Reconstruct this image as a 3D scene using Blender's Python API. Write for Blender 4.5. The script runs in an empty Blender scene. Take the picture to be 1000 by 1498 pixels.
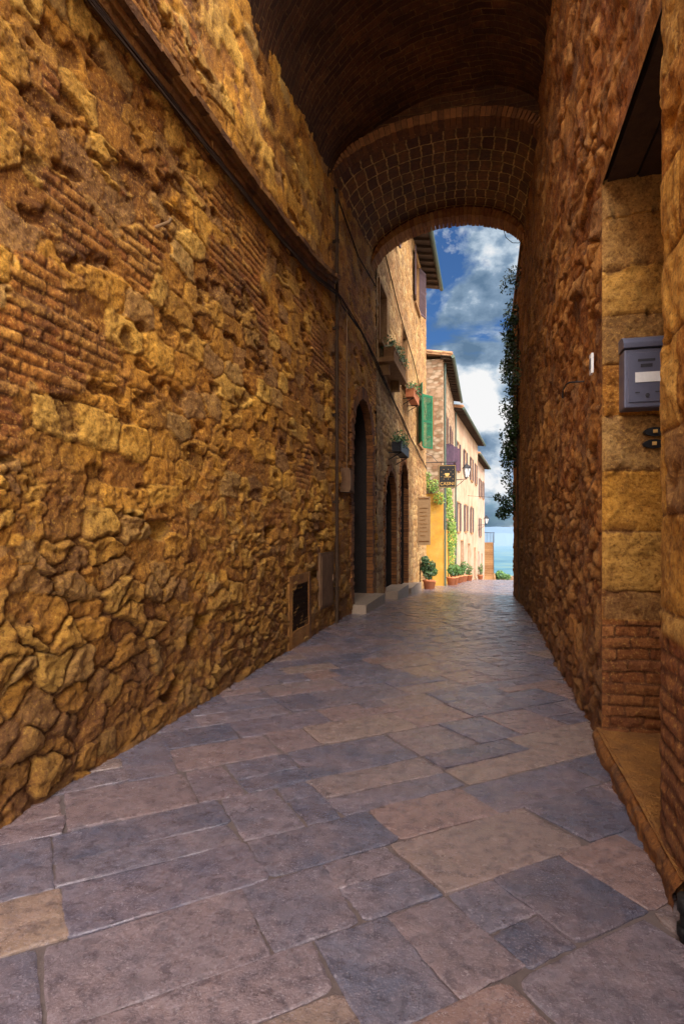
import bpy, math, random
import numpy as np
from mathutils import Vector, Matrix
random.seed(7); np.random.seed(7)
scene=bpy.context.scene
R=math.radians
# ------------------------------------------------------------ helpers
def empty(name,loc=(0,0,0)):
    e=bpy.data.objects.new(name,None); e.location=loc; scene.collection.objects.link(e); e.empty_display_size=.2; return e
def link(me,name,mat=None,parent=None,smooth=False):
    o=bpy.data.objects.new(name,me); scene.collection.objects.link(o)
    if mat is not None:
        for m in (mat if isinstance(mat,(list,tuple)) else [mat]): me.materials.append(m)
    if parent is not None:
        o.parent=parent; o.matrix_parent_inverse=Matrix.Translation(-Vector(parent.location))
    if smooth: me.polygons.foreach_set('use_smooth',[True]*len(me.polygons))
    return o
class MB:
    def __init__(s): s.v=[]; s.f=[]; s.a=[]; s.m=[]
    def add(s,vs,fs,rnd=None,mi=0):
        b=len(s.v); s.v+= [tuple(p) for p in vs]; r=random.random() if rnd is None else rnd
        s.a+=[r]*len(vs); s.f+=[tuple(i+b for i in f) for f in fs]; s.m+=[mi]*len(fs)
    def box(s,x0,x1,y0,y1,z0,z1,j=0,rnd=None,M=None,mi=0):
        vs=[Vector((x,y,z)) for z in (z0,z1) for y in (y0,y1) for x in (x0,x1)]
        if j: vs=[p+Vector([random.uniform(-j,j) for _ in range(3)]) for p in vs]
        if M is not None: vs=[M@p for p in vs]
        s.add(vs,[(0,2,3,1),(4,5,7,6),(0,1,5,4),(2,6,7,3),(0,4,6,2),(1,3,7,5)],rnd,mi)
    def cyl(s,p0,p1,r,n=8,r1=None,rnd=None,mi=0):
        p0=Vector(p0);p1=Vector(p1);d=(p1-p0).normalized(); a=d.orthogonal().normalized(); b=d.cross(a); r1=r if r1 is None else r1
        vs=[]
        for p,rr in((p0,r),(p1,r1)):
            for i in range(n):
                t=2*math.pi*i/n; vs.append(p+(a*math.cos(t)+b*math.sin(t))*rr)
        fs=[(i,(i+1)%n,n+(i+1)%n,n+i) for i in range(n)]+[tuple(range(n))[::-1],tuple(range(n,2*n))]
        s.add(vs,fs,rnd,mi)
    def tube(s,pts,r,n=6):
        for a,b in zip(pts[:-1],pts[1:]): s.cyl(a,b,r,n)
    def lathe(s,c,prof,n=16,mi=0):
        vs=[];c=Vector(c)
        for r,z in prof:
            for i in range(n):
                t=2*math.pi*i/n; vs.append(c+Vector((r*math.cos(t),r*math.sin(t),z)))
        fs=[]
        for k in range(len(prof)-1):
            for i in range(n): fs.append((k*n+i,k*n+(i+1)%n,(k+1)*n+(i+1)%n,(k+1)*n+i))
        s.add(vs,fs,None,mi)
    def obj(s,name,mat,parent=None,smooth=False):
        me=bpy.data.meshes.new(name); me.from_pydata(s.v,[],s.f); me.update()
        at=me.attributes.new('rnd','FLOAT','POINT'); at.data.foreach_set('value',s.a)
        o=link(me,name,mat,parent,smooth)
        if any(s.m): me.polygons.foreach_set('material_index',s.m)
        return o
# numpy noise
def hsh(ix,iy,seed):
    n=np.sin(ix*127.1+iy*311.7+seed*74.7)*43758.5453; return n-np.floor(n)
def vn(x,y,seed=0):
    ix=np.floor(x);iy=np.floor(y);fx=x-ix;fy=y-iy
    fx=fx*fx*(3-2*fx);fy=fy*fy*(3-2*fy)
    a=hsh(ix,iy,seed);b=hsh(ix+1,iy,seed);c=hsh(ix,iy+1,seed);d=hsh(ix+1,iy+1,seed)
    return (a*(1-fx)+b*fx)*(1-fy)+(c*(1-fx)+d*fx)*fy
def fbm(x,y,seed=0,o=4):
    s=0;a=.5;t=0
    for i in range(o):
        s=s+a*vn(x,y,seed+i*3.1);t+=a;a*=.5;x=x*2.03+5.1;y=y*2.03+1.7
    return s/t
def ss(a,b,x):
    t=np.clip((x-a)/(b-a),0,1);return t*t*(3-2*t)
def cells(u,v,su,sv,seed,jit=.75):
    x=u/su;y=v/sv;ix=np.floor(x);iy=np.floor(y)
    f1=np.full(u.shape,9.);f2=np.full(u.shape,9.);idd=np.zeros(u.shape)
    for dx in(-2,-1,0,1,2):
        for dy in(-1,0,1):
            cx=ix+dx;cy=iy+dy
            px=cx+.5+(hsh(cx,cy,seed)-.5)*jit+.5*(cy%2)
            py=cy+.5+(hsh(cx,cy,seed+9)-.5)*jit
            w=.14*(hsh(cx,cy,seed+14)-.5)
            d=np.maximum(np.abs(px-x),np.abs(py-y))*.6+np.hypot(px-x,py-y)*.4+w
            r=hsh(cx,cy,seed+4)
            c=d<f1
            f2=np.where(c,f1,np.minimum(f2,d)); idd=np.where(c,r,idd); f1=np.where(c,d,f1)
    return f1,f2,idd
def bricks(u,v,L,H,seed,gap=.006):
    row=np.floor(v/H);uu=u/L+.5*(row%2)+hsh(row,row*0,seed)*.25;col=np.floor(uu)
    eu=np.minimum(uu-col,1-(uu-col))*L;ev=np.minimum(v/H-row,1-(v/H-row))*H
    return ss(gap*.5,gap*2.2,np.minimum(eu,ev)),hsh(col,row,seed+2)
def relief(name,us,vs,O,ud,vd,nd,hf,cut,mat,parent,fade=None):
    us=np.asarray(us,float);vs=np.asarray(vs,float)
    U,V=np.meshgrid(us,vs); h,cav,rnd,kind=hf(U,V)
    if fade is not None: h=h*fade(U,V)
    O,ud,vd,nd=[np.array(t,float) for t in(O,ud,vd,nd)]
    P=O+U[...,None]*ud+V[...,None]*vd+h[...,None]*nd
    nu,nv=len(us),len(vs)
    i,j=np.meshgrid(np.arange(nu-1),np.arange(nv-1))
    F=np.stack([j*nu+i,j*nu+i+1,(j+1)*nu+i+1,(j+1)*nu+i],-1).reshape(-1,4)
    if cut is not None:
        cu=(U[:-1,:-1]+U[1:,1:])/2;cv=(V[:-1,:-1]+V[1:,1:])/2
        F=F[~cut(cu,cv).reshape(-1)]
    if np.dot(np.cross(ud,vd),nd)<0: F=F[:,::-1]
    me=bpy.data.meshes.new(name);n=nu*nv
    me.vertices.add(n);me.vertices.foreach_set('co',P.reshape(-1))
    me.loops.add(len(F)*4);me.loops.foreach_set('vertex_index',F.reshape(-1).astype(np.int32))
    me.polygons.add(len(F));me.polygons.foreach_set('loop_start',(np.arange(len(F))*4).astype(np.int32));
    me.update(calc_edges=True);me.validate()
    for nm,A in(('cav',cav),('rnd',rnd),('kind',kind)):
        at=me.attributes.new(nm,'FLOAT','POINT');at.data.foreach_set('value',(A+0*U).reshape(-1).astype(np.float32))
    return link(me,name,mat,parent,True)
# ------------------------------------------------------------ materials
class NT:
    def __init__(s,name):
        s.m=bpy.data.materials.new(name);s.m.use_nodes=True;s.t=s.m.node_tree;s.n=s.t.nodes;s.b=s.n['Principled BSDF'];s.l=s.t.links
    def new(s,t,**k):
        n=s.n.new(t)
        for a,b in k.items(): setattr(n,a,b)
        return n
    def lk(s,a,b): s.l.new(a,b)
    def attr(s,nm): return s.new('ShaderNodeAttribute',attribute_name=nm).outputs['Fac']
    def pos(s): return s.new('ShaderNodeNewGeometry').outputs['Position']
    def noise(s,scale,detail=4,rough=.6,vec=None):
        n=s.new('ShaderNodeTexNoise');n.inputs['Scale'].default_value=scale;n.inputs['Detail'].default_value=detail;n.inputs['Roughness'].default_value=rough
        s.lk(vec if vec is not None else s.pos(),n.inputs['Vector']);return n.outputs['Fac']
    def ramp(s,f,stops):
        r=s.new('ShaderNodeValToRGB');e=r.color_ramp.elements
        while len(e)<len(stops): e.new(.5)
        for k,(p,c) in enumerate(stops):
            e[k].position=p;e[k].color=(*c,1) if len(c)==3 else c
        s.lk(f,r.inputs['Fac']);return r.outputs['Color']
    def mix(s,f,a,b,mode='MIX'):
        m=s.new('ShaderNodeMix',data_type='RGBA',blend_type=mode)
        for k,x in((0,f),(6,a),(7,b)):
            if hasattr(x,'links'): s.lk(x,m.inputs[k])
            else: m.inputs[k].default_value=x if k==0 else (*x,1)
        return m.outputs[2]
    def math(s,op,a,b=0,clamp=False):
        m=s.new('ShaderNodeMath',operation=op,use_clamp=clamp)
        for k,x in enumerate((a,b)):
            if hasattr(x,'links'): s.lk(x,m.inputs[k])
            else: m.inputs[k].default_value=x
        return m.outputs[0]
    def hsum(s,pairs):
        o=None
        for h,w in pairs:
            x=s.math('MULTIPLY',h,w);o=x if o is None else s.math('ADD',o,x)
        return o
    def bump(s,h,strength=.5,dist=.02,prev=None):
        b=s.new('ShaderNodeBump');b.inputs['Strength'].default_value=strength;b.inputs['Distance'].default_value=dist
        s.lk(h,b.inputs['Height'])
        if prev is not None: s.lk(prev,b.inputs['Normal'])
        return b.outputs['Normal']
    def fin(s,col,rough=.85,nrm=None,spec=None,metal=0):
        for k,x in(('Base Color',col),('Roughness',rough)):
            if hasattr(x,'links'): s.lk(x,s.b.inputs[k])
            else: s.b.inputs[k].default_value=x if k=='Roughness' else (*x,1)
        if nrm is not None: s.lk(nrm,s.b.inputs['Normal'])
        if spec is not None: s.b.inputs['Specular IOR Level'].default_value=spec
        s.b.inputs['Metallic'].default_value=metal
        return s.m
def relief_mat(name,pal,mortar,brick,dirt,k=1,low_dark=0,grey=(.26,.17,.09),kmix=.7):
    t=NT(name)
    r=t.attr('rnd');kd=t.attr('kind');c=t.attr('cav')
    n1=t.noise(1.3,4,.65);n2=t.noise(10,5,.72);n3=t.noise(52,5,.8)
    rr=t.math('ADD',t.math('MULTIPLY',r,.6),t.math('MULTIPLY',n2,.45))
    col=t.ramp(rr,[(.12,pal[0]),(.38,pal[1]),(.6,pal[2]),(.88,pal[3])])
    gq=t.math('FRACT',t.math('MULTIPLY',r,7.3))
    col=t.mix(t.ramp(gq,[(.76,(0,0,0)),(.82,(.5,.5,.5))]),col,grey)
    bc=t.ramp(r,[(0,brick[0]),(1,brick[1])])
    col=t.mix(t.math('MULTIPLY',kd,kmix),col,bc)
    col=t.mix(t.ramp(c,[(.05,(1,1,1)),(.7,(0,0,0))]),col,mortar)
    col=t.mix(t.ramp(n1,[(.42,(0,0,0)),(.62,(.85,.85,.85))]),col,t.mix(.58,col,dirt))
    col=t.mix(t.ramp(n2,[(.36,(.7,.7,.7)),(.48,(0,0,0))]),col,t.mix(.55,col,dirt))
    col=t.mix(t.ramp(n3,[(.38,(.9,.9,.9)),(.50,(0,0,0))]),col,t.mix(.68,col,dirt))
    col=t.mix(t.ramp(n3,[(.55,(0,0,0)),(.65,(.8,.8,.8))]),col,pal[3])
    if low_dark:
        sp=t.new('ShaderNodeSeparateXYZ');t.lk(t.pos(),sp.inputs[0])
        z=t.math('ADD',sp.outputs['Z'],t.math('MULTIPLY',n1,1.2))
        col=t.mix(t.ramp(t.math('MULTIPLY',z,.333),[(.25,(low_dark,)*3),(.9,(0,0,0))]),col,t.mix(.75,col,dirt))  # wall colour gets darker towards the bottom
    nr=t.bump(t.hsum([(n2,.020*k),(n3,.018*k)]),1,1)
    return t.fin(col,.84,nr,.35)
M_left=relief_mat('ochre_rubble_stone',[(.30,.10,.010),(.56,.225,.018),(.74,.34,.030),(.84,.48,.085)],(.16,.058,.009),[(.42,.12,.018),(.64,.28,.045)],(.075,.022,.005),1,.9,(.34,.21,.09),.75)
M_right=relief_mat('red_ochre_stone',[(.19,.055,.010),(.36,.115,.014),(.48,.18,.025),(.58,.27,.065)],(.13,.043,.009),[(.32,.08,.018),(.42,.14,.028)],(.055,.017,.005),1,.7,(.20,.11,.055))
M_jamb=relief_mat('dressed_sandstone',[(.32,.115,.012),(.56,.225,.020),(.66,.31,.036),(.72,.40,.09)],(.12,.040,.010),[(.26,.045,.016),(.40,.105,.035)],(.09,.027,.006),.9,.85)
M_far=relief_mat('pale_ochre_stone',[(.20,.09,.022),(.35,.175,.05),(.44,.25,.08),(.52,.35,.15)],(.22,.12,.045),[(.34,.16,.055),(.42,.25,.11)],(.10,.045,.016))
def simple(name,c1,c2,scale=8,rough=.8,bump=.3,dist=.01,rndmix=True,metal=0,spec=.3):
    t=NT(name);n=t.noise(scale,5,.68)
    f=t.math('ADD',t.math('MULTIPLY',n,.7),t.math('MULTIPLY',t.attr('rnd'),.3)) if rndmix else n
    col=t.ramp(f,[(.3,c1),(.7,c2)]);nr=t.bump(t.noise(scale*5,3,.7),bump,dist) if bump else None
    return t.fin(col,rough,nr,spec,metal)
M_brick=simple('old_brick',(.22,.07,.02),(.48,.21,.055),14,.85,.8,.02)
M_brickd=simple('dark_old_brick',(.10,.035,.011),(.26,.10,.026),14,.85,.8,.02)
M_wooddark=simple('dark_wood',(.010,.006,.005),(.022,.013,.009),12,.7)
M_beam=simple('old_timber',(.03,.014,.007),(.08,.04,.016),10,.85,.6,.01)
M_iron=simple('wrought_iron',(.015,.015,.017),(.035,.033,.035),20,.5,metal=.6)
M_cable=simple('black_cable',(.022,.012,.008),(.05,.028,.016),20,.9,spec=.1)
M_mould=simple('stone_moulding',(.09,.032,.008),(.27,.115,.022),7,.85,1,.03)
M_grey=simple('painted_grey_metal',(.105,.11,.165),(.13,.135,.195),30,.38,.05,.001,metal=.2,spec=.5)
M_greyd=simple('slot_shadow_metal',(.03,.03,.04),(.05,.05,.06),30,.4,.05)
M_white=simple('paper_label',(.6,.6,.6),(.75,.75,.73),30,.7,.05)
M_panel=simple('weathered_metal_panel',(.09,.045,.022),(.17,.095,.05),5,.85,.3,.006,spec=.15)
M_dull=simple('cement_surround',(.17,.08,.03),(.31,.17,.07),9,.9,.9,.03)
M_step=simple('travertine_step',(.14,.095,.065),(.28,.20,.14),6,.6,.7,.015)
M_glass=simple('dark_window_glass',(.02,.025,.03),(.04,.045,.05),3,.15,0,.001,spec=.6)
M_green=simple('green_shutter_paint',(.005,.07,.03),(.01,.11,.045),10,.5,.1)
M_brownsh=simple('grey_brown_shutter_paint',(.05,.028,.03),(.085,.05,.055),10,.6,.1)
M_terra=simple('terracotta',(.36,.11,.04),(.48,.18,.08),12,.8)
M_tile=simple('terracotta_roof_tile',(.22,.10,.045),(.38,.21,.10),6,.85)
M_soffit=simple('eave_wood',(.04,.024,.016),(.08,.05,.03),9,.8)
M_gutter=simple('green_copper_gutter',(.04,.065,.05),(.065,.09,.065),9,.5)
def plaster(name,c1,c2,c3):
    t=NT(name);n=t.noise(.9,6,.7);m=t.noise(9,5,.75)
    col=t.ramp(n,[(.3,c1),(.5,c2),(.7,c3)]);col=t.mix(t.ramp(m,[(.38,(.6,.6,.6)),(.52,(0,0,0))]),col,t.mix(.45,col,(.25,.14,.07)))
    return t.fin(col,.92,t.bump(m,.6,.02),.15)
M_cream=plaster('cream_plaster',(.25,.15,.095),(.36,.245,.165),(.44,.33,.235))
M_pink=plaster('pink_plaster',(.26,.16,.12),(.36,.25,.19),(.42,.32,.25))
M_ochre=plaster('ochre_plaster',(.40,.18,.025),(.50,.26,.04),(.56,.34,.08))
M_soil=simple('soil',(.03,.02,.012),(.06,.04,.02),20)
M_signb=simple('sign_board_black',(.012,.012,.012),(.02,.02,.02),20,.35,.05)
M_gold=simple('sign_gold_paint',(.50,.30,.09),(.6,.4,.14),20,.4,.05)
M_beige=simple('notice_board_beige',(.20,.12,.055),(.28,.175,.085),12,.6)
M_cloth=simple('dark_laundry_cloth',(.03,.02,.035),(.08,.04,.06),4,.9)
M_lglass=simple('lantern_glass',(.45,.47,.48),(.6,.62,.62),4,.2,0)
def leafmat(name,c1,c2,c3):
    t=NT(name);col=t.ramp(t.attr('rnd'),[(0,c1),(.6,c2),(1,c3)])
    return t.fin(col,.55,None,.4)
M_leaf=leafmat('green_leaves',(.015,.04,.01),(.04,.10,.016),(.10,.18,.03))
M_leafd=leafmat('dark_leaves',(.01,.026,.008),(.03,.07,.016),(.07,.12,.03))
M_leafy=leafmat('yellow_green_leaves',(.05,.11,.012),(.12,.21,.025),(.36,.34,.04))
M_flow=leafmat('red_flowers',(.3,.01,.02),(.5,.03,.05),(.6,.1,.1))
def vaultmat(name,bw,bh,mort,c1,c2,cm,off=.5,warp=.05,wear=.42):
    t=NT(name);uv=t.new('ShaderNodeUVMap').outputs[0]
    nz=t.new('ShaderNodeTexNoise');nz.inputs['Scale'].default_value=4;nz.inputs['Detail'].default_value=5;nz.inputs['Roughness'].default_value=.65;t.lk(uv,nz.inputs['Vector'])
    ad=t.new('ShaderNodeVectorMath',operation='MULTIPLY_ADD');t.lk(nz.outputs['Color'],ad.inputs[0]);ad.inputs[1].default_value=(warp,warp,0);t.lk(uv,ad.inputs[2])
    b=t.new('ShaderNodeTexBrick',offset=off,squash=1);t.lk(ad.outputs[0],b.inputs['Vector'])
    b.inputs['Color1'].default_value=(*c1,1);b.inputs['Color2'].default_value=(*c2,1);b.inputs['Mortar'].default_value=(*cm,1)
    for k,x in(('Scale',1),('Mortar Size',mort),('Mortar Smooth',.5),('Brick Width',bw),('Row Height',bh),('Bias',0)): b.inputs[k].default_value=x
    n2=t.noise(12,5,.75);n1=t.noise(1.2,4,.65);n3=t.noise(45,4,.75)
    col=t.mix(t.ramp(n2,[(.38,(.8,.8,.8)),(.6,(0,0,0))]),b.outputs['Color'],t.mix(.75,b.outputs['Color'],(.03,.012,.006)))
    col=t.mix(t.ramp(n1,[(wear,(0,0,0)),(wear+.18,(.85,.85,.85))]),col,t.mix(.7,col,(.035,.014,.006)))
    col=t.mix(t.ramp(n3,[(.6,(0,0,0)),(.72,(.5,.5,.5))]),col,t.mix(.5,col,cm))
    nr=t.bump(t.hsum([(b.outputs['Fac'],.018 if off<.2 else -.014),(n2,.035),(n3,.014)]),1,1)
    return t.fin(col,.85,nr,.25)
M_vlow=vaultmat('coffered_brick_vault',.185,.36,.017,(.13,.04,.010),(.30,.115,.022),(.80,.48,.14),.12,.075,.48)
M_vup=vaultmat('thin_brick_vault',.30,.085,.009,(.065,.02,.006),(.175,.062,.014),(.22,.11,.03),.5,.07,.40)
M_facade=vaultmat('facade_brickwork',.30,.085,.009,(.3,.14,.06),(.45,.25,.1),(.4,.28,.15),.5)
# pavement
t=NT('worn_flagstone');r=t.attr('rnd');n1=t.noise(2.6,5,.7);n2=t.noise(16,6,.78);n3=t.noise(110,3,.7)
col=t.ramp(r,[(0,(.050,.055,.085)),(.22,(.085,.085,.118)),(.42,(.125,.102,.12)),(.6,(.185,.112,.092)),(.78,(.085,.08,.112)),(1,(.22,.15,.11))])
col=t.mix(t.ramp(n1,[(.40,(0,0,0)),(.6,(.8,.8,.8))]),col,t.mix(.45,col,(.21,.135,.12)))
col=t.mix(t.ramp(n2,[(.40,(.95,.95,.95)),(.52,(0,0,0))]),col,t.mix(.55,col,(.025,.022,.035)))
col=t.mix(t.ramp(n3,[(.53,(0,0,0)),(.70,(.6,.6,.6))]),col,(.26,.22,.24))
mp=t.new('ShaderNodeMapping');mp.inputs['Rotation'].default_value=(0,0,R(55));mp.inputs['Scale'].default_value=(1,.12,1);t.lk(t.pos(),mp.inputs['Vector'])
st=t.noise(38,2,.6,mp.outputs[0])
sm=t.ramp(t.noise(1.3,2),[(.5,(0,0,0)),(.62,(1,1,1))])
sth=t.math('MULTIPLY',st,sm)
nr=t.bump(t.hsum([(t.noise(5,3,.5),.022),(sth,.006),(n2,.007),(n3,.0012)]),1,1)
rg=t.ramp(t.noise(6,5,.7),[(.38,(.10,)*3),(.62,(.36,)*3)])
M_pave=t.fin(col,rg,nr,1.0)
M_joint=simple('joint_mortar',(.035,.026,.026),(.095,.07,.065),20,.85)
# ground
t=NT('ground_and_valley');sx=t.new('ShaderNodeSeparateXYZ');t.lk(t.pos(),sx.inputs[0]);yy=sx.outputs['Y']
near=t.ramp(t.noise(1.5,5),[(.3,(.32,.25,.18)),(.7,(.45,.37,.28))])
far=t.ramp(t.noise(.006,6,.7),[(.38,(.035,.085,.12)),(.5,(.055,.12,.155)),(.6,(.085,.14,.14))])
far=t.mix(t.math('MULTIPLY',t.math('SUBTRACT',yy,1500),.0004,True),far,(.10,.165,.22))  # haze put into the colour: valley pales towards the horizon
mid=t.ramp(t.noise(.3,5),[(.3,(.03,.06,.015)),(.7,(.08,.11,.03))])
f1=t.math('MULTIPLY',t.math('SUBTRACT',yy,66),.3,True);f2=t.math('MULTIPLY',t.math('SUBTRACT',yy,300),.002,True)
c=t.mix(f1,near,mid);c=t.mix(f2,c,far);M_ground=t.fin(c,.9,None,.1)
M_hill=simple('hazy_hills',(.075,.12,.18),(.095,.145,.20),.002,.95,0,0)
# ------------------------------------------------------------ ground profile
PY=[-60,9,12,18,22,30,45,60,66,72,85,200,900,9000];PZ=[0,0,-.1,-.48,-.8,-1.25,-2.35,-3.6,-4.15,-6,-12,-60,-95,-95]
def gz(y): return float(np.interp(y,PY,PZ))
mb=MB();ys=[-6000,-60]+PY[1:];zs=[-.04]*2+[z-.05 for z in PZ[1:]];xs=[-7000,-60,-3,3,60,7000]
vs=[(x,y,z) for y,z in zip(ys,zs) for x in xs]
mb.add(vs,[(j*6+i,j*6+i+1,(j+1)*6+i+1,(j+1)*6+i) for j in range(len(ys)-1) for i in range(5)])
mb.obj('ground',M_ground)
mb=MB();N=120
for row,(y0,y1,base,amp,ph) in enumerate([(3600,4100,30,50,.9),(6200,6900,70,85,.3)]):
    vs=[];fs=[]
    for i in range(N):
        x=-5000+i*10000/(N-1);h=base+amp*float(fbm(np.array(x/800.),np.array(ph),5,5))
        vs+=[(x,y0,-96),(x,y1,-90+h*1.15)]
    for i in range(N-1): fs.append((2*i,2*i+2,2*i+3,2*i+1))
    mb.add(vs,fs,1-row)
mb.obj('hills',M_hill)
# ------------------------------------------------------------ pavement slabs
th=R(41);cu,su=math.cos(th),math.sin(th)
mb=MB()
def slab(u0,u1,v0,v1,rnd):
    g=random.uniform(.001,.004);u0+=g;u1-=g;v0+=g;v1-=g
    cs=[(u0,v0),(u1,v0),(u1,v1),(u0,v1)];cs=[(a+random.uniform(-.016,.016),b+random.uniform(-.008,.008)) for a,b in cs]
    cx=sum(c[0] for c in cs)/4;cy=sum(c[1] for c in cs)/4
    wy=cx*su+cy*cu
    ring=[]
    det=9 if -1<wy<8 else (5 if wy<14 else 1)
    for k in range(4):
        a=cs[k];b=cs[(k+1)%4];n=det;ph=random.uniform(0,6);am=random.uniform(0,.006)
        for q in range(n):
            f=q/n; j=.004 if q else 0
            wv=am*math.sin(f*5+ph)*(1 if q else 0)
            px=a[0]+(b[0]-a[0])*f+random.uniform(-j,j)+(wv if k%2 else 0);py=a[1]+(b[1]-a[1])*f+random.uniform(-j,j)+(0 if k%2 else wv)
            if q==0: s_=random.choice([.01,.02,.06]);px+=(cx-px)*s_;py+=(cy-py)*s_
            ring.append((px,py))
    dz=random.uniform(-.003,.003);tx=random.uniform(-.013,.013);ty=random.uniform(-.013,.013)
    def W(u,v,z):
        x=u*cu-v*su;y=u*su+v*cu;return (x,y,gz(y)+z+dz+tx*(u-cx)+ty*(v-cy))
    n=len(ring);vs=[W(a,b,-.035) for a,b in ring]+[W(a,b,-.0035) for a,b in ring]
    for ins,z in((.009,-.001),(.03,.0)):
        for a,b in ring:
            d=math.hypot(a-cx,b-cy);vs.append(W(a+(cx-a)/d*ins,b+(cy-b)/d*ins,z+random.uniform(-.001,.001)))
    vs.append(W(cx,cy,.001));fs=[]
    for L in range(3):
        for i in range(n): fs.append((L*n+i,L*n+(i+1)%n,(L+1)*n+(i+1)%n,(L+1)*n+i))
    for i in range(n): fs.append((3*n+i,3*n+(i+1)%n,4*n))
    mb.add(vs,fs,rnd)
v=-14.
while v<52:
    w=random.uniform(.22,.46);u=-14+random.uniform(0,.8)
    while u<54:
        l=random.uniform(.28,.82)
        uc=u+l/2;vc=v+w/2;x=uc*cu-vc*su;y=uc*su+vc*cu
        lim=(-3.0,1.9) if y>-2 else (-3.0,7)
        if y>11.5: lim=(-3.1,4.5)
        if lim[0]<x<lim[1] and -9<y<66:
            q=random.random()
            if l>.6 and w>.3 and q<.22: k=random.uniform(.4,.6);slab(u,u+l,v,v+w*k,random.random());slab(u,u+l,v+w*k,v+w,random.random())
            elif l>.5 and w>.34 and q<.5:
                k=random.uniform(.35,.65);kk=random.uniform(.4,.6);slab(u,u+l*k,v,v+w,random.random());slab(u+l*k,u+l,v,v+w*kk,random.random());slab(u+l*k,u+l,v+w*kk,v+w,random.random())
            else: slab(u,u+l,v,v+w,random.random())
        u+=l
    v+=w
pv=mb.obj('stone_pavement',M_pave)
mb=MB();yl=list(np.arange(-9,66.1,1.0));vs=[(x,y,gz(y)-.0085) for y in yl for x in(-3.2,4.6)]
mb.add(vs,[(2*i,2*i+1,2*i+3,2*i+2) for i in range(len(yl)-1)]);mb.obj('mortar_bed',M_joint,pv)
# ------------------------------------------------------------ relief height functions
def h_left(U,V):
    wu=(fbm(U*3,V*3,3)-.5)*.30;wv=(fbm(U*3,V*3,8)-.5)*.24
    u=U+wu;v=V+wv
    n1=fbm(U*.7,V*.7,11)
    wr=1-ss(1.4,2.1,V+(n1-.5)*1.8)
    f1,f2,r1=cells(u,v,.23,.15,1,.9);e=f2-f1;c1=ss(.0,.15,e)
    f1,f2,rs=cells(u,v,.12,.08,51,.9);cs_=ss(.0,.20,f2-f1)
    msm=ss(.50,.58,fbm(U*1.8,V*2.2,19,3));
    g14=fbm(U*13,V*13,5)-.5;g30=fbm(U*34,V*34,6,3)-.5;g5=fbm(U*5,V*5,7)-.5
    pl=ss(.50,.64,fbm(U*2.2,V*2.6,95))*.7
    tilt=(hsh(np.floor(r1*997),r1*0,3)-.5)*(v/.15-np.floor(v/.15)-.5)
    hr=((c1*.040*(.35+1.1*r1)+c1*tilt*.04)*(1-msm)+(cs_*.026*(.4+rs)+.008)*msm)*(1-pl)+pl*.024+g14*.036+g30*.020+g5*.03
    f1,f2,r2=cells(U+wu*.4,V+wv*.25,.38,.21,31,.5);c2=ss(.0,.09,f2-f1)
    hs=c2*.015*(.2+1.3*r2)+g5*.02+g14*.016+g30*.016
    pit=ss(.62,.67,fbm(U*4,V*8,61,3));hs=hs-pit*.028
    bu=U+(fbm(U*4,V*4,71)-.5)*.05;bv=V+(fbm(U*1.2,V*1.2,72,3)-.5)*.05
    cb,rb=bricks(bu,bv,.29,.066,5,.008)
    wb=ss(.52,.56,fbm(U*1.1+3.3,V*1.3+1.1,81,3))*(1-wr)
    wb=wb*ss(.44,.50,fbm(U*3.5,V*3.5,82))
    hb=cb*.009+rb*.011+g14*.018+g30*.014+g5*.02+.004
    h=hr*wr+(hs*(1-wb)+hb*wb)*(1-wr)
    plast=ss(.54,.62,fbm(U*1.3,V*1.3,91))
    cav=np.maximum(c1*(1-msm)+cs_*msm,pl*.7)*wr+(1-wr)*((.2+.8*c2)*(1-wb)+(.1+.9*cb)*wb);cav=np.maximum(cav,plast*.75*(1-wb)*(1-wr))
    h=h+plast*(1-wb)*(1-wr)*.004
    cav=cav*(1-.7*pit*(1-wr))
    hole=(r1>.965)&(wr>.6);h=h-np.where(hole,.10*c1,0)
    return h-.02,cav,np.where(wr>.5,np.where(msm>.5,rs,r1),np.where(wb>.5,rb,r2)),wb
def h_right(U,V):
    u=U+(fbm(U*3,V*3,13)-.5)*.26;v=V+(fbm(U*3,V*3,18)-.5)*.2
    f1,f2,r1=cells(u,v,.34,.20,101,.8);e=f2-f1;c1=ss(.0,.15,e)
    f1,f2,rs=cells(u,v,.16,.10,151,.9);cs_=ss(.0,.25,f2-f1);m=ss(.5,.58,fbm(U*1.6,V*1.9,29,3))
    pl=ss(.50,.64,fbm(U*1.9,V*2.3,97))*.75
    h=((c1*.036*(.4+1.1*r1))*(1-m)+(cs_*.026*(.4+rs)+.006)*m)*(1-pl)+pl*.024+(fbm(U*12,V*12,15)-.5)*.040+(fbm(U*3,V*3,16)-.5)*.06+(fbm(U*32,V*32,36,3)-.5)*.024
    return h-.02,np.maximum(.05+.95*(c1*(1-m)+cs_*m),pl*.8),np.where(m>.5,rs,r1),ss(.6,.65,fbm(U*.9,V*.9,17))*.5
def h_ash(U,V):
    c,r=bricks(U+(fbm(U*2,V*2,1)-.5)*.08,V+(fbm(U*2,V*2,2)-.5)*.08,.55,.36,7,.007)
    b=1-ss(.95,1.0,V+(fbm(U*3,V*3,3)-.5)*.1);cb,rb=bricks(U,V,.24,.075,9,.008)
    h=c*.010+(fbm(U*4,V*4,23)-.5)*.05+(fbm(U*20,V*20,24)-.5)*.025-ss(.6,.7,fbm(U*7,V*7,28))*.02
    return h*(1-b)+b*(cb*.009+rb*.012+(fbm(U*20,V*20,24)-.5)*.02),np.where(b>.5,cb,.2+.8*c),np.where(b>.5,rb,r),b
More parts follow.
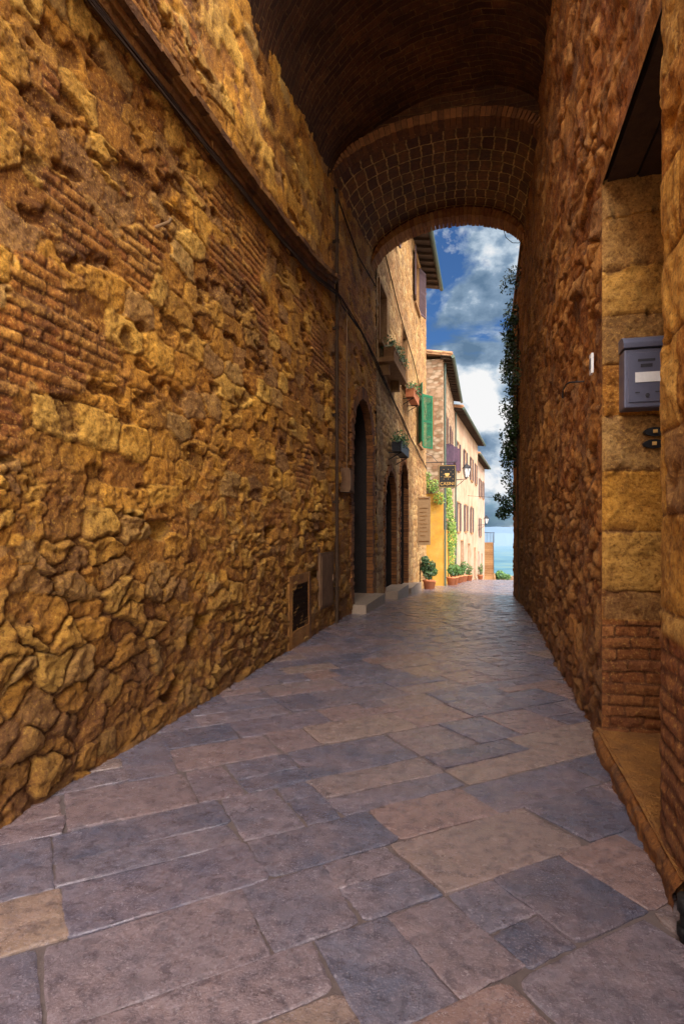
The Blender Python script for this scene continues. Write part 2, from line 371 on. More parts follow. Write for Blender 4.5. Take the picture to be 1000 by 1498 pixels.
def h_jamb(U,V):
    low=1-ss(.82,.84,V)
    cb,rb=bricks(U+(fbm(U*7,V*7,12)-.5)*.03,V+(fbm(U*3,V*3,2)-.5)*.03,.20,.072,9,.006)
    vv=V-.02+(fbm(U*5,V*1.2,52)-.5)*.06;vv=vv+.05*np.sin(vv*2.3)
    c,r=bricks(U*.9+.2+(fbm(U*8,V*8,53)-.5)*.03,vv,.9,.34,19,.006)
    chip=ss(.56,.68,fbm(U*9,V*7,58))*(.3+.7*(1-ss(.0,.06,np.minimum(np.abs((vv/.34)%1-.0),1-(vv/.34)%1)*.34)))
    h=low*(cb*.007+rb*.018)+(1-low)*(c*.010+.008+r*.018-chip*.024)+(fbm(U*5,V*5,25)-.5)*.05+(fbm(U*22,V*22,26)-.5)*.024
    return h,np.where(low>.5,cb,(.3+.7*c)*(1-.6*chip)),np.where(low>.5,rb,r),low*1.0
def h_far(U,V):
    u=U+(fbm(U*2,V*2,13)-.5)*.12;v=V+(fbm(U*2,V*2,18)-.5)*.06
    f1,f2,r1=cells(u,v,.36,.17,201,.55);c1=ss(.02,.2,f2-f1)
    return c1*.028+(fbm(U*6,V*6,15)-.5)*.04-.02,.1+.9*c1,r1,ss(.58,.63,fbm(U*.7,V*.7,27))*.8
def ysamp(y0,y1,k=.0055,mn=.012):
    o=[y0];
    while o[-1]<y1: o.append(o[-1]+max(mn,abs(o[-1]*.97+.5)*k))
    o[-1]=y1;return np.array(o)
XL=-2.22;XR=.72;VY0=4.5
def archcut(y0,y1,zs):
    c=(y0+y1)/2;r=(y1-y0)/2
    return lambda U,V:(U>y0)&(U<y1)&((V<zs)|(np.hypot(U-c,V-zs)<r))
D1=(9.72,11.45,2.95);D2=(13.0,14.6,2.0);D3=(15.4,16.9,2.55)
W1=(12.25,13.15,5.45,6.7);W2=(15.7,16.7,5.4,6.9);W3=(19.5,20.6,4.3,6.2);W4=(18.6,19.7,8.7,10.25);W5=(13.6,14.4,8.6,9.9)
left=empty('stone_townhouse',(XL,5,0))
ys=np.concatenate([np.arange(-4,.8,.06),ysamp(.8,11.95,.0045,.010)])
cD1=archcut(*D1)
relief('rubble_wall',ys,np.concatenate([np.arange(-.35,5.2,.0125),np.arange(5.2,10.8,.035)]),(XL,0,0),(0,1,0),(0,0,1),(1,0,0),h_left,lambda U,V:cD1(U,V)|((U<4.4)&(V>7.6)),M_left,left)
mb=MB();mb.box(-9,-2.72,4.5,11.95,-1,10.75);mb.box(-9,-2.0,4.4,11.95,10.76,11);mb.box(-9,-2.72,-3.9,4.5,-1,7.5);mb.box(-9,-2.05,-4.1,4.4,7.55,7.7);mb.box(-9,XL+.02,-4.05,-3.9,-1,7.54);mb.obj('building_core',M_mould,left)
def niche(name,x,y0,y1,z0,zs,par,depth=.32,arch=True,brick=True,M_door=M_wooddark,bw=.22,step=True,MBR=None,MREV=None):
    MBR=MBR or M_brick
    cy=(y0+y1)/2;r=(y1-y0)/2
    pts=[(y0,z0)]
    if arch: pts+=[(cy-r*math.cos(a),zs+r*math.sin(a)) for a in np.linspace(0,math.pi,25)]
    else: pts+=[(y0,zs),(y1,zs)]
    pts+=[(y1,z0)]
    m=MB();n=len(pts)
    vs=[(x+.03,a,b) for a,b in pts]+[(x-depth,a,b) for a,b in pts]
    m.add(vs,[(i,i+1,n+i+1,n+i) for i in range(n-1)]);m.obj(name+'_reveal',MREV or MBR,par)
    m=MB();m.add([(x-depth+.002,a,b) for a,b in pts],[tuple(range(n))]);
    k=max(4,int((y1-y0)/.16))
    for i in range(k):
        a=y0+(y1-y0)*i/k;b=y0+(y1-y0)*(i+1)/k
        zt=zs-.02 if not arch else zs+math.sqrt(max(0,r*r-max(abs(a-cy),abs(b-cy))**2))-.01
        m.box(x-depth+.004,x-depth+.03,a+.004,b-.004,z0,zt)
    m.box(x-depth+.03,x-depth+.05,y0,y1,zs-.12,zs-.02)
    m.obj(name+'_leaf',M_door,par)
    if brick:
        m=MB();h=.068
        z=z0
        while z<zs-.03:
            for s,yy in((-1,y0),(1,y1)):
                w=random.choice([bw,bw*.7])
                a,b=(yy-w,yy+.004) if s<0 else (yy-.004,yy+w)
                m.box(x-.1,x+.03+random.uniform(-.01,.012),a,b,z+.004,z+h-.004,.004)
            z+=h
        nb=int(math.pi*(r+bw/2)/.078)
        for i in range(nb):
            a=math.pi*(i+.5)/nb
            M=Matrix.Translation((x,cy,zs))@Matrix.Rotation(-(a-math.pi/2),4,'X')
            m.box(-.1,.035+random.uniform(-.01,.012),-.034,.034,r-.004,r+bw+random.uniform(-.03,.01),.004,M=M)
        m.obj(name+'_brick_surround',MBR,par)
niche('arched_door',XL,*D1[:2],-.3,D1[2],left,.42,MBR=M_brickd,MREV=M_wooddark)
mb=MB();mb.box(XL-.45,XL+.26,9.6,11.55,-.4,.13,.01);mb.obj('door_step',M_step,left)
mp_=[(2.0,4.5),(4.4,4.62),(6.0,4.72),(7.2,4.85),(8.42,5.1)]
mb=MB();yy=list(np.arange(-3.8,8.45,.22));
def mz(y): return float(np.interp(y,[a for a,_ in mp_],[b for _,b in mp_]))
for a,b in zip(yy[:-1],yy[1:]):
    for (o0,o1,h0,h1) in((0,.09,-.05,.0),(0,.14,.0,.06),(0,.06,-.11,-.05)):
        vs=[(XL+x,y,mz(y)+z) for y in(a,b) for z in(h0,h1) for x in(o0-.05,o1)]
        j=random.uniform(-.008,.008);vs=[(p[0]+j+random.uniform(-.006,.006),p[1],p[2]+random.uniform(-.006,.006)) for p in vs]
        mb.add(vs,[(0,1,3,2),(4,6,7,5),(0,4,5,1),(2,3,7,6),(1,5,7,3),(0,2,6,4)])
mb.obj('string_course',M_mould,left)
cb=empty('electric_cables',(XL,8,5))
mb=MB()
for k in range(4):
    pts=[];y=-3.5
    while y<22.3:
        if y<8.4: z=mz(y)-.13-.03*k
        else: z=float(np.interp(y,[8.4,10.3,17.3,22.4],[4.97,5.0,4.15,3.7]))-.03*k+ .02*math.sin(y*1.7+k)
        pts.append((XL+.06+.012*k*(y<8.4),y,z+random.uniform(-.008,.008)));y+=.35
    mb.tube(pts,.009 if k<2 else .007,5)
mb.tube([(XL+.05,8.3,6.45),(XL+.05,10,6.2),(XL+.05,11.6,6.35)],.012,5)
mb.tube([(XL+.06,12.3,7.6),(XL+.06,15,7.0),(XL+.06,18,6.6),(XL+.06,22,5.6)],.015,5)
mb.obj('cable_bundle',M_cable,cb)
pp=empty('downpipe',(XL,8.43,0));mb=MB();mb.cyl((XL+.06,8.43,.0),(XL+.06,8.43,6.5),.026,10)
for z in(.5,1.8,3.1,4.4,5.7): mb.cyl((XL+.06,8.43,z),(XL+.06,8.43,z+.05),.035,10);mb.box(XL-.02,XL+.05,8.415,8.445,z,z+.04)
mb.obj('pipe',M_cable,pp)
pp=empty('electric_meter_box',(XL,9.1,2.2));mb=MB();mb.box(XL-.03,XL+.13,8.95,9.2,2.0,2.38,.003);mb.box(XL+.13,XL+.145,8.97,9.18,2.03,2.35);mb.cyl((XL+.06,9.07,2.38),(XL+.06,9.07,4.95),.012,6);mb.obj('box',M_panel,pp)
pp=empty('metal_wall_hatch',(XL,8,.8));mb=MB();mb.box(XL-.02,XL+.035,7.62,8.33,.3,1.08,.002);mb.box(XL+.035,XL+.045,7.66,8.29,.34,1.04,.002);mb.box(XL+.045,XL+.06,8.22,8.26,.66,.74);mb.obj('hatch',M_panel,pp)
pp=empty('vent_grille',(XL,6.6,.5));mb=MB()
mb.box(XL-.02,XL+.03,6.36,6.45,.0,.86,.01);mb.box(XL-.02,XL+.03,7.1,7.2,.0,.86,.01);mb.box(XL-.02,XL+.032,6.45,7.1,.74,.86,.01);mb.box(XL-.02,XL+.031,6.45,7.1,-.05,.2,.01)
mb.obj('surround',M_mould,pp)
mb=MB();mb.box(XL-.02,XL+.015,6.45,7.1,.2,.74)
for i in range(13): 
    z=.22+i*.04;mb.add([(XL+.016,6.47,z),(XL+.016,7.08,z),(XL+.03,7.08,z+.028),(XL+.03,6.47,z+.028)],[(0,1,2,3)])
mb.obj('louvres',M_cable,pp)
pp=empty('iron_peg',(XL,3.6,3.5));mb=MB();mb.cyl((XL-.05,3.62,3.5),(XL+.11,3.6,3.52),.011,8);mb.cyl((XL+.11,3.6,3.52),(XL+.12,3.6,3.545),.010,8);mb.obj('peg',M_beige,pp)
# ------------------------------------------------------------ right building
right=empty('rubble_stone_house',(XR,5,0))
RY0,RY1=2.70,4.0
RH=8.4
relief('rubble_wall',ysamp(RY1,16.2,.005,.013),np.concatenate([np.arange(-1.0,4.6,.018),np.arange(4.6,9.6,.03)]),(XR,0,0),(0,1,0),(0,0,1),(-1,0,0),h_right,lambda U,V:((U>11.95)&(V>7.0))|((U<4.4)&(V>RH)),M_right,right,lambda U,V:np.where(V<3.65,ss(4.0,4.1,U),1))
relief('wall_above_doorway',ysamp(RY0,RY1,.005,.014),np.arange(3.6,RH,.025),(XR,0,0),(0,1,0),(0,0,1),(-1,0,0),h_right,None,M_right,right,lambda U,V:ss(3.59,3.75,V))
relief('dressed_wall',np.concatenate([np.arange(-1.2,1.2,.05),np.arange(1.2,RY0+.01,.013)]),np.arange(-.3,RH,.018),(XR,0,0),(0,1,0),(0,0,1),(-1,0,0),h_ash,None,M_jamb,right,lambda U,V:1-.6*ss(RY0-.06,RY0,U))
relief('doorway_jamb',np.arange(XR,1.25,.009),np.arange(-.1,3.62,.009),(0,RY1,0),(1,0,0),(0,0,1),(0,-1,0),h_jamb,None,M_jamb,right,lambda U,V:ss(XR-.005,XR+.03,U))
mb=MB();mb.box(XR+.01,1.25,RY0-.05,RY0,0,3.6);mb.obj('near_jamb',M_mould,right)
mb=MB();
for k in range(3): mb.box(XR+.03+k*.17,XR+.19+k*.17,RY0-.2,RY1+.2,3.6,3.78,.006)
mb.obj('timber_lintel',M_beam,right)
mb=MB()
for i in range(8): a=RY0+(RY1-RY0)*i/8;mb.box(1.2,1.24,a+.004,a+.158,.1,3.6)
mb.obj('house_door',M_beam,right)
stepf=lambda U,V:((fbm(U*5,V*8,3)-.5)*.05+(fbm(U*18,V*18,33)-.5)*.03-.035*ss(.08,.13,V),.4+.6*ss(.01,.03,np.abs((U%.62)-.3)),fbm(U*2,V*2,4)*.7,0*U)
relief('threshold_step',np.arange(RY0-.35,RY1+.06,.012),np.arange(-.1,.14,.011),(XR-.05,0,0),(0,1,0),(0,0,1),(-1,0,0),stepf,None,M_right,right)
relief('threshold_top',np.arange(RY0-.35,RY1+.04,.015),np.arange(XR-.03,1.25,.015),(0,0,.125),(0,1,0),(1,0,0),(0,0,1),lambda U,V:((fbm(U*4,V*4,3)-.5)*.02,.9+0*U,fbm(U*2,V*2,4),0*U),None,M_mould,right)
mb=MB();mb.box(1.26,7,-1.1,4.4,-1,RH-.02);mb.box(1.26,7,4.401,11.9,-1,9.55);mb.box(XR+.1,7,-1.18,-1.1,-1,RH-.02);mb.box(XR-.1,7.2,-1.3,4.4,RH,RH+.15);mb.box(XR-.05,7.2,4.4,12,9.6,9.8);mb.box(XR+.08,1.3,12,16.2,-1,7);mb.box(XR-.06,1.35,12,16.25,7.02,7.12);mb.box(1.0,1.26,4.2,11.9,3,9.55);mb.obj('building_core',M_mould,right)
# mailbox
mx0,mx1,my,mz0,mz1=.815,1.07,3.93,2.14,2.58
ml=empty('wall_mailbox',(.94,my,2.3))
mb=MB();mb.box(mx0,mx1,my-.09,my+.055,mz0,mz1-.085);o=mb.obj('body',M_grey,ml);bv=o.modifiers.new('b','BEVEL');bv.width=.008;bv.segments=3
mb=MB();prof=[(my+.04,mz1-.08),(my-.105,mz1-.08),(my-.108,mz1-.05),(my-.085,mz1-.018),(my-.04,mz1),(my+.04,mz1+.004)]
n=len(prof);mb.add([(mx0-.006,a,b) for a,b in prof]+[(mx1+.006,a,b) for a,b in prof],[tuple(range(n)),tuple(range(n,2*n))[::-1]]+[(i,n+i,n+(i+1)%n,(i+1)%n) for i in range(n)])
o=mb.obj('lid',M_grey,ml);bv=o.modifiers.new('b','BEVEL');bv.width=.004;bv.segments=2
mb=MB();mb.box(mx0+.022,mx1-.022,my-.097,my-.089,mz0+.03,mz1-.11);o=mb.obj('door_panel',M_grey,ml);bv=o.modifiers.new('b','BEVEL');bv.width=.003;bv.segments=2
mb=MB();mb.box(mx0+.075,mx1-.085,my-.1,my-.0965,mz1-.165,mz1-.15);mb.box(mx0+.09,mx1-.1,my-.1,my-.0965,mz1-.20,mz1-.18)
mb.cyl(((mx0+mx1)/2,my-.097,mz0+.07),((mx0+mx1)/2,my-.104,mz0+.07),.012,12)
mb.box(mx0+.06,mx0+.085,my-.1,my-.0965,mz0+.085,mz0+.092);mb.box(mx1-.085,mx1-.06,my-.1,my-.0965,mz0+.085,mz0+.092);mb.obj('slots_and_lock',M_greyd,ml)
mb=MB();mb.box(mx0+.06,mx1-.05,my-.101,my-.0966,mz0+.15,mz0+.21);mb.obj('name_label',M_white,ml)
def oval(name,cx,cz,w,h,mat):
    e=empty(name,(cx,3.96,cz));m=MB();n=24
    r0=[(cx+w*math.cos(2*math.pi*i/n),cz+h*math.sin(2*math.pi*i/n)) for i in range(n)]
    m.add([(a,3.93,b) for a,b in r0]+[(a,4.0,b) for a,b in r0],[tuple(range(n))]+[(i,(i+1)%n,n+(i+1)%n,n+i) for i in range(n)])
    m.obj('plate',mat,e);m=MB();m.box(cx-.012,cx+.012,3.922,3.93,cz-.01,cz+.012);m.cyl((cx,3.93,cz),(cx,3.915,cz),.008,8);m.obj('bell_button',M_gold,e)
oval('doorbell_plate',1.01,2.005,.062,.027,M_iron);oval('doorbell_plate',1.005,1.93,.062,.027,M_iron)
e=empty('house_number_plaque',(XR,4.15,2.5));mb=MB();mb.box(XR-.05,XR-.035,4.09,4.16,2.43,2.56,.001);mb.obj('plaque',M_white,e);mb=MB();mb.box(XR-.054,XR-.05,4.105,4.115,2.46,2.53);mb.box(XR-.054,XR-.05,4.13,4.14,2.46,2.53);mb.obj('digits',M_greyd,e)
e=empty('iron_wall_hook',(XR,5,2.6));mb=MB();mb.tube([(XR,4.7,2.52),(XR-.1,4.7,2.52),(XR-.12,4.75,2.52),(XR-.12,4.95,2.52),(XR-.12,4.97,2.46)],.006,6);mb.obj('hook',M_iron,e)
e=empty('black_drainpipe',(XR-.05,2.15,0));mb=MB();mb.cyl((XR-.05,2.2,-.05),(XR-.05,2.2,.14),.028,14);mb.cyl((XR-.05,2.2,.1),(XR-.05,2.2,.15),.036,14);mb.cyl((XR-.05,2.2,.02),(XR-.05,2.2,.05),.038,14);mb.cyl((XR-.05,2.2,.13),(XR+.1,2.2,.17),.028,14);mb.obj('pipe',M_iron,e,True)
# ------------------------------------------------------------ vaults
passage=empty('covered_passage',(-.75,8,7))
def arcpts(zl,zr,zc,n=48,xl=XL-.06,xr=XR+.06):
    o=[]
    for i in range(n+1):
        a=math.pi*i/n;tx=.5-.5*math.cos(a);x=xl+(xr-xl)*tx
        o.append((x,zl+(zr-zl)*tx+(zc-(zl+zr)/2)*math.sin(a)**.9))
    return o
def vault(name,y0,y1,A,B,mat,step=.06,amp=.02):
    ny=int((y1-y0)/step)+1;nx=60
    vs=[];fs=[];uvs=[]
    for j in range(ny+1):
        t=j/ny;P=arcpts(*[a+(b-a)*t for a,b in zip(A,B)],n=nx);y=y0+(y1-y0)*t;s=0
        sa=[0]
        for i in range(1,len(P)): sa.append(sa[-1]+math.hypot(P[i][0]-P[i-1][0],P[i][1]-P[i-1][1]))
        d=(fbm(np.array(sa)*2.,np.full(len(sa),y*2.),77)-.5)*amp*2
        for i,(x,z) in enumerate(P): vs.append((x,y,z+float(d[i])));uvs.append((sa[i],y))
    n=len(P)
    fs=[(j*n+i,(j+1)*n+i,(j+1)*n+i+1,j*n+i+1) for j in range(ny) for i in range(n-1)]
    me=bpy.data.meshes.new(name);me.from_pydata(vs,[],fs);uv=me.uv_layers.new(name='UVMap')
    li=[0]*len(me.loops);me.loops.foreach_get('vertex_index',li);uv.data.foreach_set('uv',[c for i in li for c in uvs[i]])
    return link(me,name,mat,passage,True)
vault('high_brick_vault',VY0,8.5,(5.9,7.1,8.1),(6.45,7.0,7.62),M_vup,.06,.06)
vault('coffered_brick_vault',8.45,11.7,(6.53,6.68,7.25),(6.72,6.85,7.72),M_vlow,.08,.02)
def ringface(name,y,P,Q,mat,flip=False):
    n=len(P);me=bpy.data.meshes.new(name)
    vs=[(x,y,z) for x,z in P]+[(x,y,z) for x,z in Q]
    me.from_pydata(vs,[],[(i,i+1,n+i+1,n+i) for i in range(n-1)]);uv=me.uv_layers.new(name='UVMap')
    for l in me.loops: c=me.vertices[l.vertex_index].co;uv.data[l.index].uv=(c.x,c.z)
    return link(me,name,mat,passage)
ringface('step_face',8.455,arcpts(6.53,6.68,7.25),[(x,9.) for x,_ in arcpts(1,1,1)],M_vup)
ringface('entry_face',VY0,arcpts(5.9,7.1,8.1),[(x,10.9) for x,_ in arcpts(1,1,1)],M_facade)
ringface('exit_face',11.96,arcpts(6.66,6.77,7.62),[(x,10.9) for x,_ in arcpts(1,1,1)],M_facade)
def vring(name,y0,y1,pr,th,mat,k=62):
    P=arcpts(*pr,n=k);m=MB()
    for i in range(k):
        (x0,z0),(x1,z1)=P[i],P[i+1];d=Vector((x1-x0,0,z1-z0));L=d.length
        if L<.02: continue
        nrm=Vector((-d.z,0,d.x)).normalized();g=d.normalized()*.004
        a=Vector((x0,0,z0))+g;b=Vector((x1,0,z1))-g;jj=random.uniform(-.01,.01)
        a=a+nrm*random.uniform(-.01,.01);b=b+nrm*random.uniform(-.01,.01);vs=[]
        for y in(y0+jj,y1+jj):
            for p in(a,b,b+nrm*th,a+nrm*th): vs.append((p.x,y,p.z))
        m.add(vs,[(0,1,2,3),(7,6,5,4),(0,4,5,1),(1,5,6,2),(2,6,7,3),(3,7,4,0)])
    m.obj(name,mat,passage)
vring('exit_arch_ring',11.58,12.0,(6.57,6.70,7.55),.26,M_brick,60)
vring('step_arch_ring',8.36,8.6,(6.5,6.66,7.22),.14,M_brickd,56)
mb=MB();mb.box(XL-.6,XR+.6,VY0-.05,12,10.9,11.0);mb.obj('roof_slab',M_tile,passage)
e=empty('hanging_wire',(.4,11.8,7));mb=MB()
pts=[(.35,11.8,7.5),(.33,11.8,7.3),(.38,11.8,7.12),(.5,11.8,7.0),(.62,11.8,6.98),(.7,11.8,7.05)]
mb.tube(pts,.006,5);mb.obj('wire',M_cable,e)
# ------------------------------------------------------------ townhouse beyond arch
h1=empty('stone_townhouse',(XL,17,0))
def cutf(U,V):
    m=archcut(*D2)(U,V)|archcut(*D3)(U,V)
    for a,b,c,d in(W1,W2,W3,W4,W5): m|=(U>a)&(U<b)&(V>c)&(V<d)
    return m
def snapped(lo,hi,step,marks):
    a=set(np.round(np.arange(lo,hi+step*.5,step),4))|set(marks);return np.array(sorted(a))
relief('stone_facade',snapped(11.97,22.4,.05,[k for w in(W1,W2,W3,W4,W5) for k in w[:2]]+list(D2[:2])+list(D3[:2])),snapped(-1.6,10.6,.035,[k for w in(W1,W2,W3,W4,W5) for k in w[2:]]),(XL,0,0),(0,1,0),(0,0,1),(1,0,0),h_far,cutf,M_far,h1)
mb=MB();mb.box(-9,-2.6,12,22.4,-1.6,10.6);mb.box(-2.6,XL-.02,22.36,22.4,-1.6,10.6);mb.obj('end_walls',M_far,h1)
niche('arched_door',XL,*D2[:2],-.5,D2[2],h1,.25,bw=.16,MBR=M_brickd,MREV=M_wooddark);niche('arched_doorway',XL,*D3[:2],-.7,D3[2],h1,.25,bw=.16,MBR=M_brickd,MREV=M_wooddark)
mb=MB();mb.box(XL-.1,XL+.32,12.9,14.7,-.6,.02,.008);mb.box(XL-.1,XL+.32,15.3,17.0,-.8,-.15,.008);mb.box(XL-.1,XL+.25,17.3,18.4,-.8,-.25,.008);mb.obj('door_steps',M_step,h1)
def window(par,name,x,w,shut=None,openang=None,msh=M_green):
    a,b,c,d=w;m=MB()
    for bx in((a-.07,a,c-.07,d+.07),(b,b+.07,c-.07,d+.07),(a,b,d,d+.07)): m.box(x-.1,x+.035,*bx,.002)
    m.box(x-.2,x+.09,a-.1,b+.1,c-.08,c-.001);m.obj(name+'_stone_frame',M_dull,par)
    m=MB();m.add([(x+.0,a,c),(x,b,c),(x,b,d),(x,a,d),(x-.25,a,c),(x-.25,b,c),(x-.25,b,d),(x-.25,a,d)],[(0,1,5,4),(1,2,6,5),(2,3,7,6),(3,0,4,7)]);m.obj(name+'_reveal',M_dull,par)
    m=MB();m.add([(x-.2,a,c),(x-.2,b,c),(x-.2,b,d),(x-.2,a,d)],[(0,1,2,3)]);m.obj(name+'_glass',M_glass,par)
    m=MB();mid=(a+b)/2
    for bx in((a,a+.06,c,d),(b-.06,b,c,d),(mid-.03,mid+.03,c,d),(a+.06,b-.06,c,c+.06),(a+.06,b-.06,d-.06,d),(a+.06,b-.06,(c+d)/2,(c+d)/2+.03)): m.box(x-.195,x-.16+.001*random.random(),*bx)
    m.obj(name+'_casement',M_brownsh,par)
    if shut is not None:
        L=(b-a)/2
        for s,hy,ang in((1,a,shut[0]),(-1,b,shut[1])):
            m=MB();al=R(ang)
            T=Matrix.Translation((x+.05,hy,0))@Matrix.Rotation(-al*s,4,'Z')
            def bx(y0,y1,z0,z1,t0=-.018,t1=.018): m.box(t0,t1,min(s*y0,s*y1),max(s*y0,s*y1),z0,z1,M=T)
            bx(0,.05,c,d);bx(L-.05,L,c,d);bx(.05,L-.05,c,c+.07);bx(.05,L-.05,d-.07,d);bx(.05,L-.05,(c+d)/2-.03,(c+d)/2+.03)
            z=c+.09
            while z<d-.09:
                bx(.05,L-.05,z,z+.028,-.012,.012);z+=.045
            m.obj(name+'_shutter',msh,par)
window(h1,'window',XL,W1);window(h1,'window',XL,W2);window(h1,'window',XL,W3,(163,146),None,M_green)
window(h1,'window',XL,W4,(174,165),None,M_brownsh);window(h1,'window',XL,W5,(172,172),None,M_brownsh)
def roof(par,p0,p1,z,over,depth,rise=.9,gut=True):
    p0=Vector((*p0,0));p1=Vector((*p1,0));d=(p1-p0).normalized();n=Vector((d.y,-d.x,0));L=(p1-p0).length
    M=Matrix(((n.x,d.x,0,p0.x),(n.y,d.y,0,p0.y),(0,0,1,0),(0,0,0,1)))
    sl=rise/(depth)
    m=MB()
    def quadslab(m,x0,x1,y0,y1,t0,t1):
        vs=[M@Vector((x,y,z+(over-x)*sl+t)) for t in(t0,t1) for y in(y0,y1) for x in(x0,x1)]
        m.add(vs,[(0,2,3,1),(4,5,7,6),(0,1,5,4),(2,6,7,3),(0,4,6,2),(1,3,7,5)])
    quadslab(m,-depth,over,-.25,L+.1,0.03,.1)
    y=-.2
    while y<L+.05:
        for k in range(6 if depth>1 else 2):
            x1=over+.03-k*.4;x0=x1-.42
            a=M@Vector((x1,y,z+(over-x1)*sl+.12));b=M@Vector((x0,y,z+(over-x0)*sl+.14));m.cyl(a,b,.085,8,.07)
        y+=.19
    m.obj('roof_tiles',M_tile,par)
    m=MB();y=-.1
    while y<L: quadslab(m,-.1,over-.03,y,y+.09,-.09,.028);y+=.5
    quadslab(m,-.1,over-.02,-.24,L+.09,.0,.029);m.obj('eave_rafters',M_soffit,par)
    if gut:
        m=MB();m.cyl(M@Vector((over+.06,-.25,z-.0)),M@Vector((over+.06,L+.1,z-.0)),.075,10);m.obj('gutter',M_gutter,par)
roof(h1,(XL,12.05),(XL,22.4),10.6,.52,5)
# ------------------------------------------------------------ far houses
def facade(m,A,B,z0,z1,ops,inset=.15):
    A=Vector((*A,0));B=Vector((*B,0));d=(B-A);L=d.length;d.normalize();n=Vector((d.y,-d.x,0))
    us=sorted({0,L,*[k for o in ops for k in o[:2]]});vs_=sorted({z0,z1,*[k for o in ops for k in o[2:4]]})
    P=lambda u,z,o=0:A+d*u+n*o+Vector((0,0,z))
    for i in range(len(us)-1):
        for j in range(len(vs_)-1):
            cu_=(us[i]+us[i+1])/2;cz=(vs_[j]+vs_[j+1])/2
            if any(o[0]<cu_<o[1] and o[2]<cz<o[3] for o in ops): continue
            m.add([P(us[i],vs_[j]),P(us[i+1],vs_[j]),P(us[i+1],vs_[j+1]),P(us[i],vs_[j+1])],[(0,1,2,3)],.5)
    for o in ops:
        a,b,c,e=o[:4];q=[(a,c),(b,c),(b,e),(a,e)]
        m.add([P(u,z) for u,z in q]+[P(u,z,-inset) for u,z in q],[(0,1,5,4),(1,2,6,5),(2,3,7,6),(3,0,4,7)],.5)
    return P,n,d
def house(name,p0,p1,width,z0,z1,mat,ops,fops=(),shm=M_green,over=.42,msh2=None):
    e=empty(name,(p0[0],p0[1],0));m=MB()
    P,n,d=facade(m,p0,p1,z0,z1,ops)
    q0=(p0[0]-width,p0[1]);q1=(p1[0]-width,p1[1])
    P2,n2,d2=facade(m,q0,p0,z0,z1,fops)
    facade(m,p1,q1,z0,z1,[]);facade(m,q1,q0,z0,z1,[])
    m.obj('walls',mat,e)
    g=MB();fr=MB();sh=MB()
    for PP,nn,OO in((P,n,ops),(P2,n2,fops)):
        for o in OO:
            a,b,c,f=o[:4];kind=o[4] if len(o)>4 else 'w'
            g.add([PP(a,c,-.14),PP(b,c,-.14),PP(b,f,-.14),PP(a,f,-.14)],[(0,1,2,3)],mi=0)
            def bb(mm,u0,u1,z_0,z_1,o0,o1):
                vs=[PP(u,z,oo) for z in(z_0,z_1) for oo in(o0,o1) for u in(u0,u1)]
                mm.add(vs,[(0,2,3,1),(4,5,7,6),(0,1,5,4),(2,6,7,3),(0,4,6,2),(1,3,7,5)])
            md=(a+b)/2
            bb(fr,a-.06,b+.06,c-.1,c-.002,-.1,.08)
            for u0,u1,k0,k1 in((a-.08,a-.002,c,f+.08),(b+.002,b+.08,c,f+.08),(a,b,f+.002,f+.08)): bb(fr,u0,u1,k0,k1,-.05,.025)
            bb(fr,md-.025,md+.025,c,f,-.135,-.1)
            if kind=='s':
                L=(b-a)/2
                for u0,u1 in((a-.1-L,a-.1),(b+.1,b+.1+L)):
                    bb(sh,u0,u1,c,f,.03,.055)
                    z=c+.06
                    while z<f-.06: bb(sh,u0+.05,u1-.05,z,z+.03,.055,.07);z+=.09
            if kind=='d': bb(sh,a,b,c,f,-.135,-.12)
    g.obj('window_panes',M_glass,e);fr.obj('window_frames',M_dull,e)
    if sh.v: sh.obj('shutters',shm,e)
    roof(e,p0,p1,z1,over,max(1.5,width*.9),1.0,True)
    m=MB();a=P(.35,z0,.06);b=P(.35,z1-.1,.06);m.cyl(a,b,.045,8);m.obj('rain_pipe',M_gutter,e)
    return e
t=NT('far_rubble_stone');vo=t.new('ShaderNodeTexVoronoi',feature='F1');mp=t.new('ShaderNodeMapping');mp.inputs['Scale'].default_value=(4.2,4.2,8);t.lk(t.pos(),mp.inputs['Vector']);t.lk(mp.outputs[0],vo.inputs['Vector'])
vo.inputs['Scale'].default_value=1
bw=t.new('ShaderNodeRGBToBW');t.lk(vo.outputs['Color'],bw.inputs[0])
col=t.ramp(bw.outputs[0],[(.2,(.20,.105,.055)),(.5,(.29,.185,.11)),(.8,(.36,.275,.185))])
col=t.mix(t.ramp(vo.outputs['Distance'],[(.4,(0,0,0)),(.7,(.7,.7,.7))]),col,(.13,.08,.04))
M_fstone=t.fin(col,.9,t.bump(vo.outputs['Distance'],-.6,.05),.2)
b2=house('stone_house',(-1.72,24.4),(-1.72,32.8),7,-2,8.5,M_fstone,[(1.2,2.1,5.0,6.5,'s'),(5,5.9,5.0,6.5,'s'),(1.3,2.2,1.9,3.3),(4.6,5.7,-1.4,1.2,'d')],[(6.05,6.55,5.3,6.7)],M_brownsh,.36)
mb=MB();mb.box(-3.2,-1.706,24.385,24.399,-1.6,2.9);mb.box(-1.719,-1.70,24.385,32.7,-1.9,1.4);mb.obj('ochre_plaster_base',M_ochre,b2)
b3=house('cream_plaster_house',(-1.72,33),(-.62,47.5),8,-3.4,8.1,M_cream,[(1.2,2.2,4.9,6.5,'s'),(5,6,4.9,6.5,'s'),(9,10,4.9,6.5,'s'),(1.4,2.4,1.3,3.0,'s'),(5.4,6.4,1.3,3.0,'s'),(9.2,10.2,1.2,3,'s'),(3.2,4.4,-1.5,.7,'d'),(7.2,8.4,-2.0,.4,'d'),(11.5,12.6,-2.3,0,'d'),(12.3,13.1,4.9,6.4,'s')],[],M_brownsh,.5)
